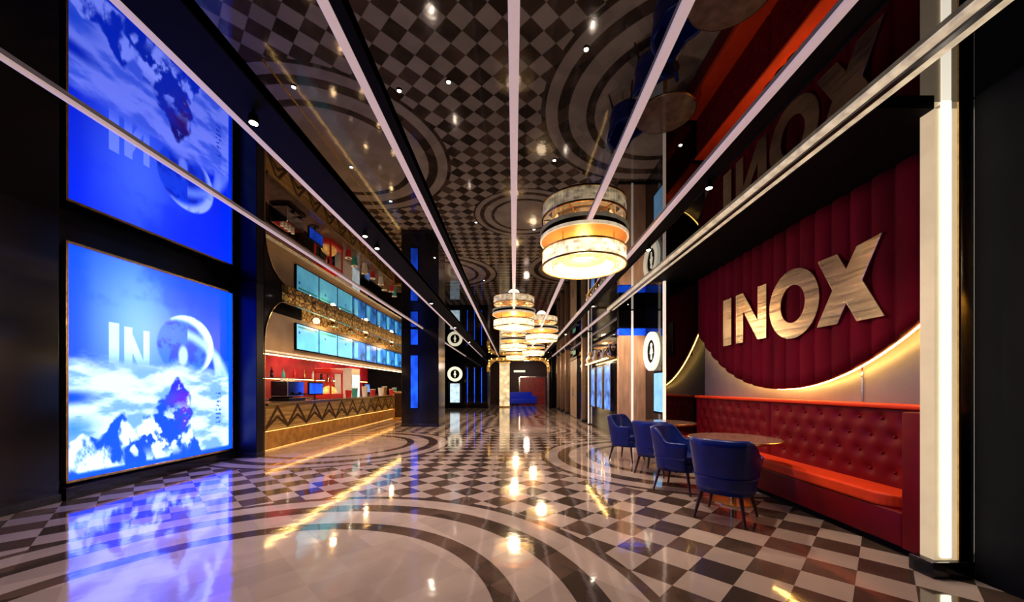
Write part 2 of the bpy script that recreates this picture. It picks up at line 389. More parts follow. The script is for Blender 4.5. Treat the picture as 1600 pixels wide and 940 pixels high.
def display_picture(U, V):
    """U 0..1 left to right (4.37->6.83 m), V 0..1 bottom to top, the picture of clouds, moon and a snowy peak"""
    w_, h_ = 2.354, 2.8
    X, Y = U*w_, V*h_
    def C(*c): return np.array([((v/255)**2.2) for v in c])
    def mixc(a, b, t): return a*(1-t[..., None])+b*t[..., None]
    base = np.zeros(U.shape+(3,))+C(4, 78, 250)
    glow = np.exp(-(((X-.78)/.55)**2+((Y-1.95)/.95)**2)); base = mixc(base, C(150, 190, 255), np.clip(glow*.85, 0, 1))
    n = fbm(X*1.6, Y*1.6, 3); base = mixc(base, C(10, 70, 250), sstep(.5, .75, n)*.5)
    base = mixc(base, C(0, 85, 255), sstep(1.9, 2.2, X)*.7)
    base = mixc(base, C(6, 84, 250), sstep(.30, .0, X)*.8)
    mx, my, mr = 1.50, 1.76, .47
    d = np.sqrt((X-mx)**2+(Y-my)**2); body = sstep(mr+.02, mr-.02, d)
    base = mixc(base, C(45, 120, 240), body*.85)
    mb = fbm(X*7, Y*7, 9); base = mixc(base, C(12, 70, 205), body*sstep(.40, .60, mb)*.85)
    d2 = np.sqrt((X-mx+.11)**2+(Y-my+.07)**2); lit = body*sstep(mr-.06, mr+.05, d2)*np.clip(sstep(.30, .55, fbm(X*5, Y*5, 12))+.55, 0, 1)
    base = mixc(base, C(235, 252, 255), lit)
    base = mixc(base, C(220, 235, 255), sstep(.10, .05, np.sqrt(((X-1.43))**2+((Y-1.60)*.5)**2))*.75)
    d3 = np.abs(np.sqrt((X-1.25)**2+(Y-.95)**2)-1.02); base = mixc(base, C(200, 228, 255), sstep(.13, .0, d3)*(X > 1.5)*.8)
    base = mixc(base, C(215, 235, 255), sstep(.10, .03, np.abs(X-2.08+.10*(Y-1.2)))*sstep(1.75, 1.5, Y)*.7)
    def rect(a, b, c, e): return (X > a)*(X < b)*(Y > c)*(Y < e)
    I = rect(.42, .54, 1.30, 1.95)
    Nn = rect(.60, .70, 1.30, 1.92)+rect(.84, .92, 1.30, 1.90)+((np.abs((X-.63)-(1.88-Y)*.40) < .05)*(Y > 1.33)*(Y < 1.92)*(X < .92)*(X > .60))
    base = mixc(base, C(235, 248, 255), np.clip(I+Nn, 0, 1)*.62*sstep(1.30, 1.65, Y))
    cn = fbm(X*2.2+5, Y*4.5, 21)
    ct = sstep(1.50, 1.22, Y+(cn-.5)*.55)
    base = mixc(base, C(212, 218, 250), ct)
    shade = sstep(.42, .66, fbm(X*2.5+9, Y*6+3, 33)); base = mixc(base, C(105, 150, 245), ct*shade*.75)
    base = mixc(base, C(10, 90, 225), sstep(.34, .05, np.sqrt(((X-.0)/1.3)**2+((Y-.98)/.42)**2)))
    base = mixc(base, C(60, 140, 245), sstep(.34, .0, np.sqrt(((X-.05)/1.1)**2+((Y-.62)/.6)**2))*.8)
    rn = fbm(X*3.4, X*0+.5, 44, 4); rid = .18+.46*rn+.36*np.exp(-((X-.52)/.16)**2)+.22*np.exp(-((X-.95)/.2)**2)+.07*np.sin(X*13)
    rid = rid-.5*sstep(1.45, 1.9, X)
    mm = sstep(.04, -.04, Y-rid+(fbm(X*9, Y*9, 51)-.5)*.22)
    tex = fbm(X*7+Y*1.5, Y*3-X*2, 55, 6); snow = sstep(.46, .66, tex)
    rock = C(18, 92, 225)+(C(225, 235, 255)-C(18, 92, 225))*snow[..., None]
    base = base*(1-mm[..., None])+rock*mm[..., None]
    px, py = 1.33, 1.27
    wd_ = (py-Y)*.58+(fbm(Y*5, X*5, 66)-.5)*.30*sstep(0, .3, py-Y)
    lft = sstep(.03, -.03, (px-X)-wd_*1.15); rgt = sstep(.03, -.03, (X-px)-(wd_*.9+.02)+.55*sstep(.75, .2, Y))
    pk = lft*rgt*(Y < py)*sstep(.0, .3, Y)
    t2 = fbm(X*7+Y*4, Y*5-X*3, 77, 6); sn = sstep(.46, .60, t2)*sstep(1.0, .5, Y)
    rockc = np.zeros(U.shape+(3,))+C(25, 88, 212)
    pur = sstep(.45, .05, np.abs(X-px-.16)+np.abs(Y-.90)*.6)*sstep(.36, .52, fbm(X*9, Y*9, 5))
    rockc = mixc(rockc, C(150, 45, 130), pur); rockc = mixc(rockc, C(70, 40, 130), sstep(.20, .03, np.abs(Y-1.14))*.8)
    rockc = mixc(rockc, C(235, 215, 245), sstep(.12, .04, np.abs(X-px-.10-.12*(1-Y)*3)+.0*Y)*sstep(.5, .6, fbm(X*11, Y*8, 15))*.8)
    rockc = mixc(rockc, C(235, 240, 255), sn)
    base = base*(1-pk[..., None])+rockc*pk[..., None]
    cr = (X > 2.02)*(X < 2.12)*(Y > .45)*(Y < 1.05)*(np.sin(Y*90) > .1)*(vnoise(X*40, Y*40, 8) > .4)
    base = mixc(base, C(30, 90, 210), cr*.8)
    base = mixc(base, C(0, 95, 245), np.clip(sstep(.09, .04, Y)+sstep(2.27, 2.30, X), 0, 1))
    lum = base.mean(-1, keepdims=True)
    return base*np.concatenate([.35+.75*lum, .95+.35*lum, 4.4+0*lum], -1)*(.9+.9*np.clip(lum, 0, 1)**1.5)
NU, NV = 380, 400
disp = thing('advertising_display', 'huge blue video screen showing moon, clouds and snowy peak on the left wall', 'screen', (WL[0][0]+.06, WL[0][1], 0))
a = math.atan2(wd.y, wd.x)
disp.rotation_euler = (0, 0, a)     # local x runs along the wall, local -y points to the corridor
Z0, Z1 = .20, 3.0
me = bpy.data.meshes.new('screen_face')
uu, vv = np.meshgrid(np.linspace(0, 1, NU), np.linspace(0, 1, NV), indexing='xy')
co = np.stack([uu*wlen, np.full_like(uu, -.045), Z0+vv*(Z1-Z0)], -1).reshape(-1, 3)
idx = np.arange(NU*NV).reshape(NV, NU)
f = np.stack([idx[:-1, :-1], idx[:-1, 1:], idx[1:, 1:], idx[1:, :-1]], -1).reshape(-1, 4)
me.from_pydata(co.tolist(), [], f.tolist())
ca = me.color_attributes.new('picture', 'FLOAT_COLOR', 'POINT')
rgb = display_picture(uu, vv).reshape(-1, 3); rgba = np.concatenate([rgb, np.ones((rgb.shape[0], 1))], 1).astype(np.float32)
ca.data.foreach_set('color', rgba.ravel())
m, N, L, B = nmat('video_screen')
at = N.new('ShaderNodeAttribute'); at.attribute_name = 'picture'
L.new(at.outputs['Color'], B.inputs['Emission Color']); B.inputs['Emission Strength'].default_value = 1.0
B.inputs['Base Color'].default_value = (.01, .01, .02, 1); B.inputs['Roughness'].default_value = .25
me.materials.append(m)
so = bpy.data.objects.new('screen_face', me); COL.objects.link(so); so.parent = disp
bm = bm_new()
add_box(bm, 0, wlen, -.040, .0, Z0, Z1)
obj('casing', bm, M['blackmatte'], disp)
bm = bm_new()
for (x0, x1, z0, z1) in ((-.03, wlen+.03, Z0-.035, Z0-.003), (-.03, wlen+.03, Z1+.003, Z1+.035), (-.03, -.003, Z0-.035, Z1+.035), (wlen+.003, wlen+.03, Z0-.035, Z1+.035)):
    add_box(bm, x0, x1, -.06, .0, z0, z1, .004)
obj('frame', bm, M['gold'], disp)

# ------------------------------------------------------------------ black piers on the left
def pier(name, b, label, m=None):
    t = thing(name, label, 'column', ((b[0]+b[1])/2, (b[2]+b[3])/2, 0))
    hx, hy = (b[1]-b[0])/2, (b[3]-b[2])/2
    box('shaft', (-hx, hx, -hy, hy, 0, H), m or M['blackgloss'], t, bev=.008)
    box('plinth', (-hx-.012, hx+.012, -hy-.012, hy+.012, 0, .09), M['gunmetal'], t, bev=.004)
    return t
pier('black_pier', (-5.43, -5.16, 3.2, 4.2, 0, H), 'black polished pier at the camera end of the blue screen')
pier('black_pier', (-5.26, -4.76, 6.84, 7.04, 0, H), 'black pier between the blue screen and the bar opening', mat('dark_satin_lacquer', (.004, .004, .012), .3, 0, spec=.25, noise=.2))
# blue lit pillar
t = pier('blue_lit_pillar', (-3.74, -2.5, 12.3, 13.4, 0, H), 'broad black pillar with vertical blue light panels past the bar')
for z0, z1 in ((.62, 2.36), (2.72, 3.22)):
    fr = box('light_panel_frame', (-.33, -.04, -.575, -.55, z0-.03, z1+.03), M['blackmatte'], t, bev=.004)
    box('light_panel', (-.30, -.07, -.582, -.57, z0, z1), M['bluelight'], fr, bev=.01)

# ------------------------------------------------------------------ the bar
# arched black spandrel at the near top corner and gold frieze header
hd = thing('bar_header', 'gold lattice header band above the bar opening with a rounded black corner', 'header', (-4.78, 7.08, 0))
L0 = 10.6
bm = bm_new(); add_box(bm, -.05, .0, .55, L0, 3.10, H-.001); obj('frieze', bm, M['frieze'], hd)
bm = bm_new(); add_box(bm, -.08, .02, .6, L0, 3.085, 3.10); obj('edge_trim', bm, M['gold'], hd)
bm = bm_new()
pts = [(0, H-.001), (0, 2.15)] + [(.75*(1-math.cos(k/14*PI/2)), 2.15+.95*math.sin(k/14*PI/2)) for k in range(1, 15)] + [(.75, H-.001)]
add_prism(bm, pts, 'x', -.08, .0); obj('corner_spandrel', bm, M['blackgloss'], hd)
bm = bm_new()
add_tube(bm, [(.01, -.005, 0.02), (.01, -.005, 2.15)] + [(.01, .75*(1-math.cos(k/14*PI/2)), 2.15+.95*math.sin(k/14*PI/2)) for k in range(1, 15)], .013)
obj('gold_edge', bm, M['gold'], hd)

cn = thing('bar_counter', 'long bar counter with gold triangle patterned front and glowing amber plinth', 'counter', (-4.93, 7.35, 0))
CL = 9.2
box('patterned_front', (-.05, 0, 0, CL, .42, .93), M['counterfront'], cn, bev=.004)
box('plinth', (-.55, -.14, 0, CL, 0, .42), M['amberbase'], cn)
box('worktop', (-.75, .05, -.02, CL+.05, .93, .985), M['marbletop'], cn, bev=.01)
box('light_line', (-.052, -.03, .02, CL, .411, .419), M['ledamber'], cn)  # strip added under the front lip for amber glow on plinth and floor
box('added_floor_light_line', (-.139, -.12, .02, CL, .008, .018), mat('added_dim_amber_led', (1, .7, .3), .5, em=(1, .55, .15), es=1.2), cn)  # dim strip added at the toe for an amber base line and glow
box('counter_body', (-.55, -.05, 0, CL, .42, .93), M['blackmatte'], cn)
box('edge_band', (.05, .06, -.02, CL+.05, .93, .975), M['gold'], cn)
# gold framed end gate of the bar
gt = thing('gold_framed_gate', 'gold framed low gate closing the far end of the bar counter', 'gate', (-4.5, 14.9, 0))
bm = bm_new()
for x in (-.33, .33): add_box(bm, x-.04, x+.04, -.04, .04, 0, 1.12, .006)
add_box(bm, -.37, .37, -.04, .04, 1.06, 1.14, .006); add_box(bm, -.33, .33, -.03, .03, .02, .1)
obj('frame', bm, M['gold'], gt); box('panel', (-.29, .29, -.02, .02, .1, 1.06), M['darkwood'], gt)

bh = thing('bar_bulkhead', 'beige bulkhead with lit ledge carrying the menu screens above the bar', 'bulkhead', (-5.36, 7.06, 0))
box('bulkhead_face', (-.2, 0, 0, 10.6, 2.1, H-.002), M['beige'], bh)
box('ledge', (-.2, .16, 0, 10.6, 2.02, 2.10), M['beige'], bh, bev=.008)
box('ledge_light', (.10, .13, .05, 10.5, 2.004, 2.019), M['ledsoft'], bh)
box('ledge_light', (.162, .172, .05, 10.5, 2.05, 2.09), M['stripwarm'], bh)
box('upper_dark_band', (.0, .05, .55, 2.2, 2.98, H-.002), M['blackmatte'], bh)
box('gold_band', (.0, .05, 2.2, 10.6, 2.98, H-.002), M['frieze'], bh)

sc = None
ords = ['first', 'second', 'third', 'fourth', 'fifth', 'sixth', 'seventh', 'eighth']
for k in range(8):
    y = 9.0+1.05*k
    t = thing('menu_screen', '%s menu screen from the near end, %s, above the bar ledge' % (ords[k], 'pale cyan' if k < 3 else 'dark blue'), 'screen', (-5.36, y, 2.22), 0, 'row of menu screens above the bar')
    box('screen_body', (.002, .06, .012, 1.04, 0, .66), M['blackmatte'], t, bev=.008)
    box('screen_picture', (.058, .066, .03, 1.02, .025, .635), M['cyan'] if k < 3 else M['bluemenu'], t)
    if k >= 3:
        box('menu_item', (.066, .070, .12, .40, .08, .58), M['cyan'], t)
    else:
        box('menu_item', (.066, .070, .10+.2*k, .16+.2*k, .40, .46), M['bluemenu'], t)
        box('menu_heading', (.066, .070, .08, .95, .55, .59), M['green'], t)
# ornamental gold letters band above screens: round white lamp and gold panels
for k, (y, g) in enumerate(((9.55, 'round'), (10.3, 'gold'), (11.4, 'gold'), (12.6, 'gold'), (13.9, 'gold'), (15.2, 'gold'))):
    if g == 'round':
        t = thing('globe_lamp', 'round white globe lamp above the menu screens', 'lamp', (-5.10, y, 3.02))
        bm = bm_new(); bmesh.ops.create_uvsphere(bm, u_segments=20, v_segments=12, radius=.085); obj('globe', bm, M['ring'], t, True)
        bm = bm_new(); add_cyl(bm, (0, 0, .08), (0, 0, H-3.021), .012); add_cyl(bm, (0, 0, .075), (0, 0, .1), .03); obj('stem', bm, M['gold'], t)
    else:
        t = thing('gold_pendant_lamp', '%s gold pendant lamp past the globe lamp above the bar' % ['', 'first', 'second', 'third', 'fourth', 'fifth'][k], 'lamp', (-5.04, y, 2.98), 0, 'gold pendant lamps above the bar')
        bm = bm_new(); add_lathe(bm, [(.02, .14), (.05, .12), (.14, 0), (.13, 0), (.045, .11), (.02, .13)], 24, close=True); obj('shade', bm, M['gold'], t, True)
        bm = bm_new(); add_cyl(bm, (0, 0, .13), (0, 0, H-2.981), .007); obj('cord', bm, M['blackmatte'], t)
        bm = bm_new(); bmesh.ops.create_uvsphere(bm, u_segments=12, v_segments=8, radius=.03); bmesh.ops.translate(bm, vec=(0, 0, .05), verts=bm.verts); obj('bulb', bm, M['bulb'], t, True)
        if k in (1, 3, 5): light('POINT', (0, 0, -.03), 14, (1, .65, .3), .06, t)
# back bar unit + lights inside the bar
bb = thing('back_bar_cabinet', 'dark back bar cabinet below the red wall behind the counter', 'cabinet', (-6.95, 7.2, 0))
box('body', (0, .55, 0, 10.0, .05, .95), M['blackmatte'], bb, bev=.006); box('top', (0, .6, 0, 10.0, .95, .99), M['marbletop'], bb, bev=.006)
box('kickboard', (0, .5, 0, 10, 0, .05), M['gunmetal'], bb)
for k in range(8): 
    d = box('door', (.55, .565, .05+1.24*k, 1.2+1.24*k, .1, .9), M['blackgloss'], bb, bev=.004); box('handle', (.565, .585, 1.1+1.24*k, 1.12+1.24*k, .4, .6), M['gold'], d)
sh = thing('bar_wall_shelf', 'lit shelf on the red wall behind the bar', 'shelf', (-6.98, 8.0, 1.55))
box('board', (0, .28, 0, 9, 0, .03), M['darkwood'], sh, bev=.004)
for k in range(7): box('bracket', (0, .2, .3+1.35*k, .33+1.35*k, -.1, 0), M['gold'], sh)
box('shelf_light', (.24, .26, .05, 8.95, -.012, 0), M['ledsoft'], sh)

# things on the counter
def coffee_machine(y, label):
    t = thing('coffee_machine', label, 'coffee machine', (-5.35, y, .987))
    box('body', (-.2, .2, -.33, .33, .1, .46), M['chrome'], t, bev=.02); box('base', (-.22, .24, -.34, .34, 0, .07), M['gunmetal'], t, bev=.01)
    box('back_panel', (-.2, -.05, -.3, .3, .05, .15), M['blackmatte'], t)
    for k in (-.15, .15):
        bm = bm_new(); add_cyl(bm, (.2, k, .2), (.2, k, .14), .035); add_cyl(bm, (.2, k, .16), (.36, k, .15), .012); obj('group_head', bm, M['blackmatte'], t, 'auto')
    bm = bm_new()
    for k in range(4): add_cyl(bm, (0, -.22+.14*k, .461), (0, -.22+.14*k, .53), .03, .038, 14)
    obj('cup_stack', bm, M['white'], t)
coffee_machine(8.75, 'chrome coffee machine at the near end of the bar counter')
def pos(y, label, m, w_=.4):
    t = thing('register_screen', label, 'screen', (-5.25, y, .987))
    box('panel', (.0, .04, -w_/2, w_/2, .12, .45), M['blackmatte'], t, bev=.01)
    box('glass', (.04, .046, -w_/2+.03, w_/2-.03, .15, .42), m, t)
    bm = bm_new(); add_cyl(bm, (0, 0, 0), (0, 0, .02), .11); add_cyl(bm, (0, 0, .02), (0, 0, .2), .02); obj('stand', bm, M['gunmetal'], t)
pos(9.75, 'black register screen with dim violet glow beside the coffee machine', M['bluelight'], .7)
pos(13.12, 'bluish register screen far along the bar counter', M['poster'], .5)
t = thing('popcorn_machine', 'red framed popcorn machine with glowing popcorn on the bar counter', 'popcorn machine', (-5.45, 10.9, .987))
bm = bm_new()
for x in (-.22, .22):
    for y in (-.35, .35): add_box(bm, x-.02, x+.02, y-.02, y+.02, .12, .75)
add_box(bm, -.25, .25, -.38, .38, .72, .86, .02); add_box(bm, -.25, .25, -.38, .38, 0, .13, .01)
obj('cabinet_frame', bm, M['redplastic'], t)
bm = bm_new(); bmesh.ops.create_icosphere(bm, subdivisions=4, radius=1)
for v in bm.verts: v.co = Vector((v.co.x*.19, v.co.y*.31, max(v.co.z, -.02)*.22+.14)) * (1+random.uniform(-.02, .02))
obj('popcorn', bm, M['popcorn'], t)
bm = bm_new(); add_cyl(bm, (0, 0, .71), (0, 0, .6), .02); add_cyl(bm, (0, 0, .6), (0, 0, .48), .1, .12); obj('kettle', bm, M['chrome'], t, 'auto')
t = thing('display_fridge', 'narrow lit white and cyan display fridge behind the bar counter', 'fridge', (-6.025, 13.4, 0))
box('cabinet', (-.3, .3, -.35, .35, 0, 1.98), M['white'], t, bev=.02); box('lit_door', (.3, .31, -.3, .3, .2, 1.75), M['vend'], t); box('handle', (.31, .34, .24, .26, .8, 1.2), M['chrome'], t)
def cup(y, x, m, r, h_, label, cat='cup', nm='paper_cup'):
    t = thing(nm, label, cat, (x, y, .987))
    bm = bm_new(); add_lathe(bm, [(0, 0), (r*.75, 0), (r, h_), (r*.93, h_), (r*.7, .01), (0, .01)], 20); obj('bucket' if r > .07 else 'cup_body', bm, m, t, 'auto')
    bm = bm_new(); add_lathe(bm, [(r*.5, h_+.012), (r*1.04, h_+.01), (r*1.04, h_-.012)], 20); obj('rim', bm, M['white'], t, 'auto')
    return t
cols = [M['redplastic'], M['teal'], M['white'], M['redplastic'], M['white'], M['gold'], M['redplastic'], M['teal']]
cn_ = ['red', 'teal', 'white', 'red', 'white', 'gold', 'red', 'teal']
whr = ['beside the popcorn machine', 'right of the popcorn machine', 'in the middle of the counter', 'in front of the narrow fridge', 'next to the far register', 'beyond the far register', 'near the far end of the bar', 'at the very end of the bar counter']
for k in range(8):
    cup(11.45+.62*k+(.3 if k > 2 else 0), -5.12-.08*(k % 2), cols[k], .1, .24+.05*(k % 3), '%s bucket standing on the bar counter %s' % (cn_[k], whr[k]), 'bucket', 'popcorn_bucket')
bottle = None
for k in range(16):
    m_ = [M['green'], M['redplastic'], M['gold'], M['white'], M['blackglass']][k % 5]
    bm = bm_new(); s_ = 1+.12*math.sin(k*2.3); add_lathe(bm, [(0, 0), (.038, 0), (.04, .01), (.04, .17*s_), (.014, .23*s_), (.014, .29*s_), (0, .29*s_)], 16)
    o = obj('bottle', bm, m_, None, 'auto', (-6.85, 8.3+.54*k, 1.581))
    tag(o, '%s bottle on the lit shelf of the red bar wall' % ['green', 'red', 'gold', 'white', 'black'][k % 5], 'bottle', '%s bottles on the bar shelf' % ['green', 'red', 'gold', 'white', 'black'][k % 5])
for y in (8.6, 11.2, 13.8, 16.2):
    o = dup(dl0, (-6.2, y, H), 0, 'downlight hidden inside the bar recess over the work aisle, %d m along' % int(y-7), 'downlights inside the bar')
    o['label'] = {8.6: 'downlight inside the bar over the near coffee machine', 11.2: 'downlight inside the bar over the popcorn machine', 13.8: 'downlight inside the bar over the narrow fridge', 16.2: 'downlight inside the bar at its far end'}[y]
    light('SPOT', (0, 0, -.03), 190, (1, .75, .55), .05, o, None, 2.4, .8)

tag(box('brass_floor_strip', (-4.03, -3.995, 5.9, 11.6, .0, .003), M['inlay']), 'thin brass strip set in the floor along the bar front', 'floor strip')

# ------------------------------------------------------------------ far left end
def ring_sign(label, loc, rz, R=.45):
    """ring in local xz plane facing -y"""
    t = thing('ring_sign', label, 'sign', loc, rz)
    bm = bm_new(); prof = [(R, -.0), (R, .07), (R*.62, .07), (R*.62, .0)]
    add_lathe(bm, prof, 48, close=True); bmesh.ops.rotate(bm, cent=(0, 0, 0), matrix=Matrix.Rotation(PI/2, 3, 'X'), verts=bm.verts); obj('lit_ring', bm, M['ring'], t, 'auto')
    bm = bm_new(); add_cyl(bm, (0, -.0, 0), (0, -.03, 0), R*.62, seg=40); obj('black_disc', bm, M['blackmatte'], t, 'auto')
    bm = bm_new(); add_cyl(bm, (0, -.03, R*.32), (0, -.045, R*.32), R*.11)
    add_prism(bm, [(-R*.08, R*.2), (R*.08, R*.2), (R*.2, -R*.12), (R*.07, -R*.12), (R*.07, -R*.42), (-R*.07, -R*.42), (-R*.07, -R*.12), (-R*.2, -R*.12)], 'y', -.045, -.03)
    obj('pictogram', bm, M['ring'], t)
    return t
ring_sign('round lit ring sign on the black end wall left of the arch', (-3.74, 23.5, 2.15), 0, .47)
t = thing('info_screen', 'small whitish lit screen under the far ring sign on the end wall', 'screen', (-3.74, 23.5, .25))
box('frame', (-.42, .42, -.04, 0, 0, 1.40), M['gunmetal'], t, bev=.005); box('picture', (-.3, .3, -.05, -.04, .1, 1.3), M['vend'], t)
for k, x in enumerate((-2.95, -2.5, -2.05)):
    t = thing('wall_light_tube', '%s vertical violet light tube between the far ring sign and the arch' % ['left', 'middle', 'right'][k], 'light', (x, 23.5, .35), 0, 'violet tubes on the end wall')
    bm = bm_new(); add_cyl(bm, (0, -.04, 0), (0, -.04, 2.2), .022); obj('tube', bm, M['bluelight'], t)
    bm = bm_new(); add_box(bm, -.03, .03, -.07, 0, -.03, 0); add_box(bm, -.03, .03, -.07, 0, 2.2, 2.23); obj('end_clip', bm, M['gunmetal'], t)
# gold arch
ar = thing('gold_arch', 'gold studded arch framing the doorway at the far end', 'arch', (.29, 23.5, 0))
inner = [(1.81, 0), (1.81, 2.55), (1.72, 2.78), (1.5, 2.95), (1.2, 3.0), (-1.2, 3.0), (-1.5, 2.95), (-1.72, 2.78), (-1.81, 2.55), (-1.81, 0)]
outer = [(-2.0, 0), (-2.0, 2.6), (-1.9, 2.9), (-1.65, 3.12), (-1.3, 3.2), (1.3, 3.2), (1.65, 3.12), (1.9, 2.9), (2.0, 2.6), (2.0, 0)]
bm = bm_new(); add_prism(bm, [(1.81, 2.3)]+inner[1:-1]+[(-1.81, 2.3), (-2.0, 2.3)]+outer[1:-1]+[(2.0, 2.3)], 'y', -.12, -.01); obj('arch_band', bm, M['frieze'], ar)
for s_ in (-1, 1): box('arch_leg', (min(s_*1.81, s_*1.95), max(s_*1.81, s_*1.95), -.10, -.01, 0, 2.3), M['chrome'], ar, bev=.01)
bm = bm_new()
for k in range(15):
    a_ = PI*k/14; x = -1.9*math.cos(a_); x = max(-1.86, min(1.86, x*1.15)); z = 2.65+.45*min(1, math.sin(a_)*1.8)
    t_ = bmesh.new(); bmesh.ops.create_uvsphere(t_, u_segments=8, v_segments=6, radius=.035); bmesh.ops.translate(t_, vec=(x, -.15, z), verts=t_.verts); merge(bm, t_)
o = obj('arch_bulbs', bm, mat('small_amber_bulbs', (1, .7, .3), .4, em=(1, .6, .15), es=5), ar)
t = thing('lit_column', 'glowing cream column standing inside the far arch on the left', 'column', (-.62, 24.6, 0))
box('shaft', (-.33, .33, -.3, .3, .08, 2.9), M['creamglow'], t, bev=.02); box('base', (-.38, .38, -.34, .34, 0, .08), M['gold'], t); box('capital', (-.38, .38, -.34, .34, 2.9, 3.0), M['gold'], t)
t = thing('lounge_sofa', 'royal blue curved sofa in the room past the arch', 'sofa', (.55, 27.6, 0), .35)
bm = bm_new(); add_box(bm, -1, 1, -.4, .4, .12, .45, .06); obj('seat', bm, M['sofablue'], t, 'auto')
bm = bm_new(); add_box(bm, -1, 1, .25, .45, .4, .95, .06); obj('backrest', bm, M['sofablue'], t, 'auto')
for s_ in (-1, 1): box('armrest', (s_*1.0-.1, s_*1.0+.1, -.4, .45, .12, .65), M['sofablue'], t, bev=.05)
for x in (-.9, .9):
    for y in (-.33, .33): box('leg', (x-.03, x+.03, y-.03, y+.03, 0, .12), M['gold'], t)
t = thing('lounge_screen', 'small white lit sign high on the wall past the arch', 'sign', (.45, 29.98, 2.5))
box('casing', (-.5, .5, -.06, 0, 0, .22), M['blackmatte'], t, bev=.01); box('picture', (-.46, .46, -.07, -.06, .03, .19), M['ring'], t)
t = thing('lounge_doorframe', 'pale rectangular door frame around a dark red recess past the arch', 'frame', (1.5, 29.98, 0))
bm = bm_new(); add_box(bm, -1.1, -1.02, -.1, 0, 0, 2.2); add_box(bm, 1.02, 1.1, -.1, 0, 0, 2.2); add_box(bm, -1.1, 1.1, -.1, 0, 2.12, 2.2); obj('frame', bm, M['chrome'], t)
box('infill', (-1.02, 1.02, -.03, 0, 0, 2.12), M['redwall'], t)
light('POINT', (.9, 26.5, 2.8), 60, (1, .7, .55), .2)

# ------------------------------------------------------------------ chandeliers
def make_chandelier():
    t = thing('drum_chandelier', '', 'chandelier', (0, 0, H))
    bm = bm_new(); add_lathe(bm, [(0, -.062), (.545, -.062), (.545, -.035), (0, -.035)], 72); obj('ceiling_plate', bm, M['plate'], t, 'auto')
    bm = bm_new(); add_lathe(bm, [(.545, -.030), (.565, -.030), (.565, -.068), (.545, -.068)], 72, close=True); obj('plate_rim', bm, M['stripwarm'], t, 'auto')
    z1, z0 = -.215, -.39
    bm = bm_new(); add_lathe(bm, [(.52, z1), (.525, (z0+z1)/2), (.52, z0), (.495, z0), (.495, z1)], 144, close=True, mod=lambda k, i: .012*(k % 2) if i < 3 else 0)
    obj('crystal_drum', bm, M['crystal'], t)
    bm = bm_new(); add_lathe(bm, [(.40, z1-.01), (.40, z0-.015), (.385, z0-.015), (.385, z1-.01)], 96, close=True, mod=lambda k, i: .01*(k % 2))
    obj('inner_crystal_ring', bm, M['crystalin'], t)
    bm = bm_new(); add_lathe(bm, [(.530, z1+.012), (.545, z1+.012), (.545, z1-.008), (.530, z1-.008)], 72, close=True)
    add_lathe(bm, [(.530, z0+.008), (.545, z0+.008), (.545, z0-.012), (.530, z0-.012)], 72, close=True)
    for k in range(3): 
        a_ = k*PI/3; add_cyl(bm, (-.53*math.cos(a_), -.53*math.sin(a_), z1), (.53*math.cos(a_), .53*math.sin(a_), z1), .008, seg=8)
    obj('frame', bm, M['gold'], t, 'auto')
    for k in range(4):
        a_ = PI/4+k*PI/2; bm = bm_new(); add_cyl(bm, (.44*math.cos(a_), .44*math.sin(a_), z1), (.44*math.cos(a_), .44*math.sin(a_), -.06), .008, seg=10); obj('rod', bm, M['gold'], t)
    bm = bm_new(); add_lathe(bm, [(0, -.30), (.30, -.30), (.33, -.27), (.30, -.24), (0, -.24)], 48); obj('glowing_diffuser', bm, mat('chandelier_diffuser', (.25, .19, .09), .5, em=(1, .72, .40), es=.30, emnoise=.6, nscale=6), t, 'auto')
    return t
ch0 = make_chandelier()
chs = [(.91, 4.83, 'nearest and largest drum chandelier with gold plate, hanging alone'), (.0, 9.75, 'second drum chandelier, at the end of the central light strip'),
       (.93, 12.5, 'third drum chandelier, right of the central strip in the far cluster'), (.0, 15.3, 'fourth drum chandelier, low left in the far cluster'),
       (.93, 17.9, 'fifth drum chandelier, far right in the cluster'), (.1, 20.6, 'sixth drum chandelier, smallest one just before the arch')]
for i, (x, y, lb) in enumerate(chs):
    o = ch0 if i == 0 else dup(ch0, (x, y, H))
    o.location = (x, y, H-.0); o['label'] = lb; o['group'] = 'drum chandeliers down the hall'
    light('POINT', (0, 0, -.46), 42, (1, .74, .46), .16, o); light('POINT', (0, 0, -.14), 11, (1, .60, .26), .08, o)

# ------------------------------------------------------------------ right side: booth
ARC = [(1062, 455), (1088, 518), (1101, 544), (1141, 584.5), (1181.5, 602.7), (1226, 608.7), (1270, 598.6), (1323, 574), (1384, 540), (1450, 482), (1490, 440)]
AY, AZ = [], []
for x, y in ARC:
    d = 578*3.28/(x-803); AY.append(d); AZ.append(EYE+(605-y)/578*d)
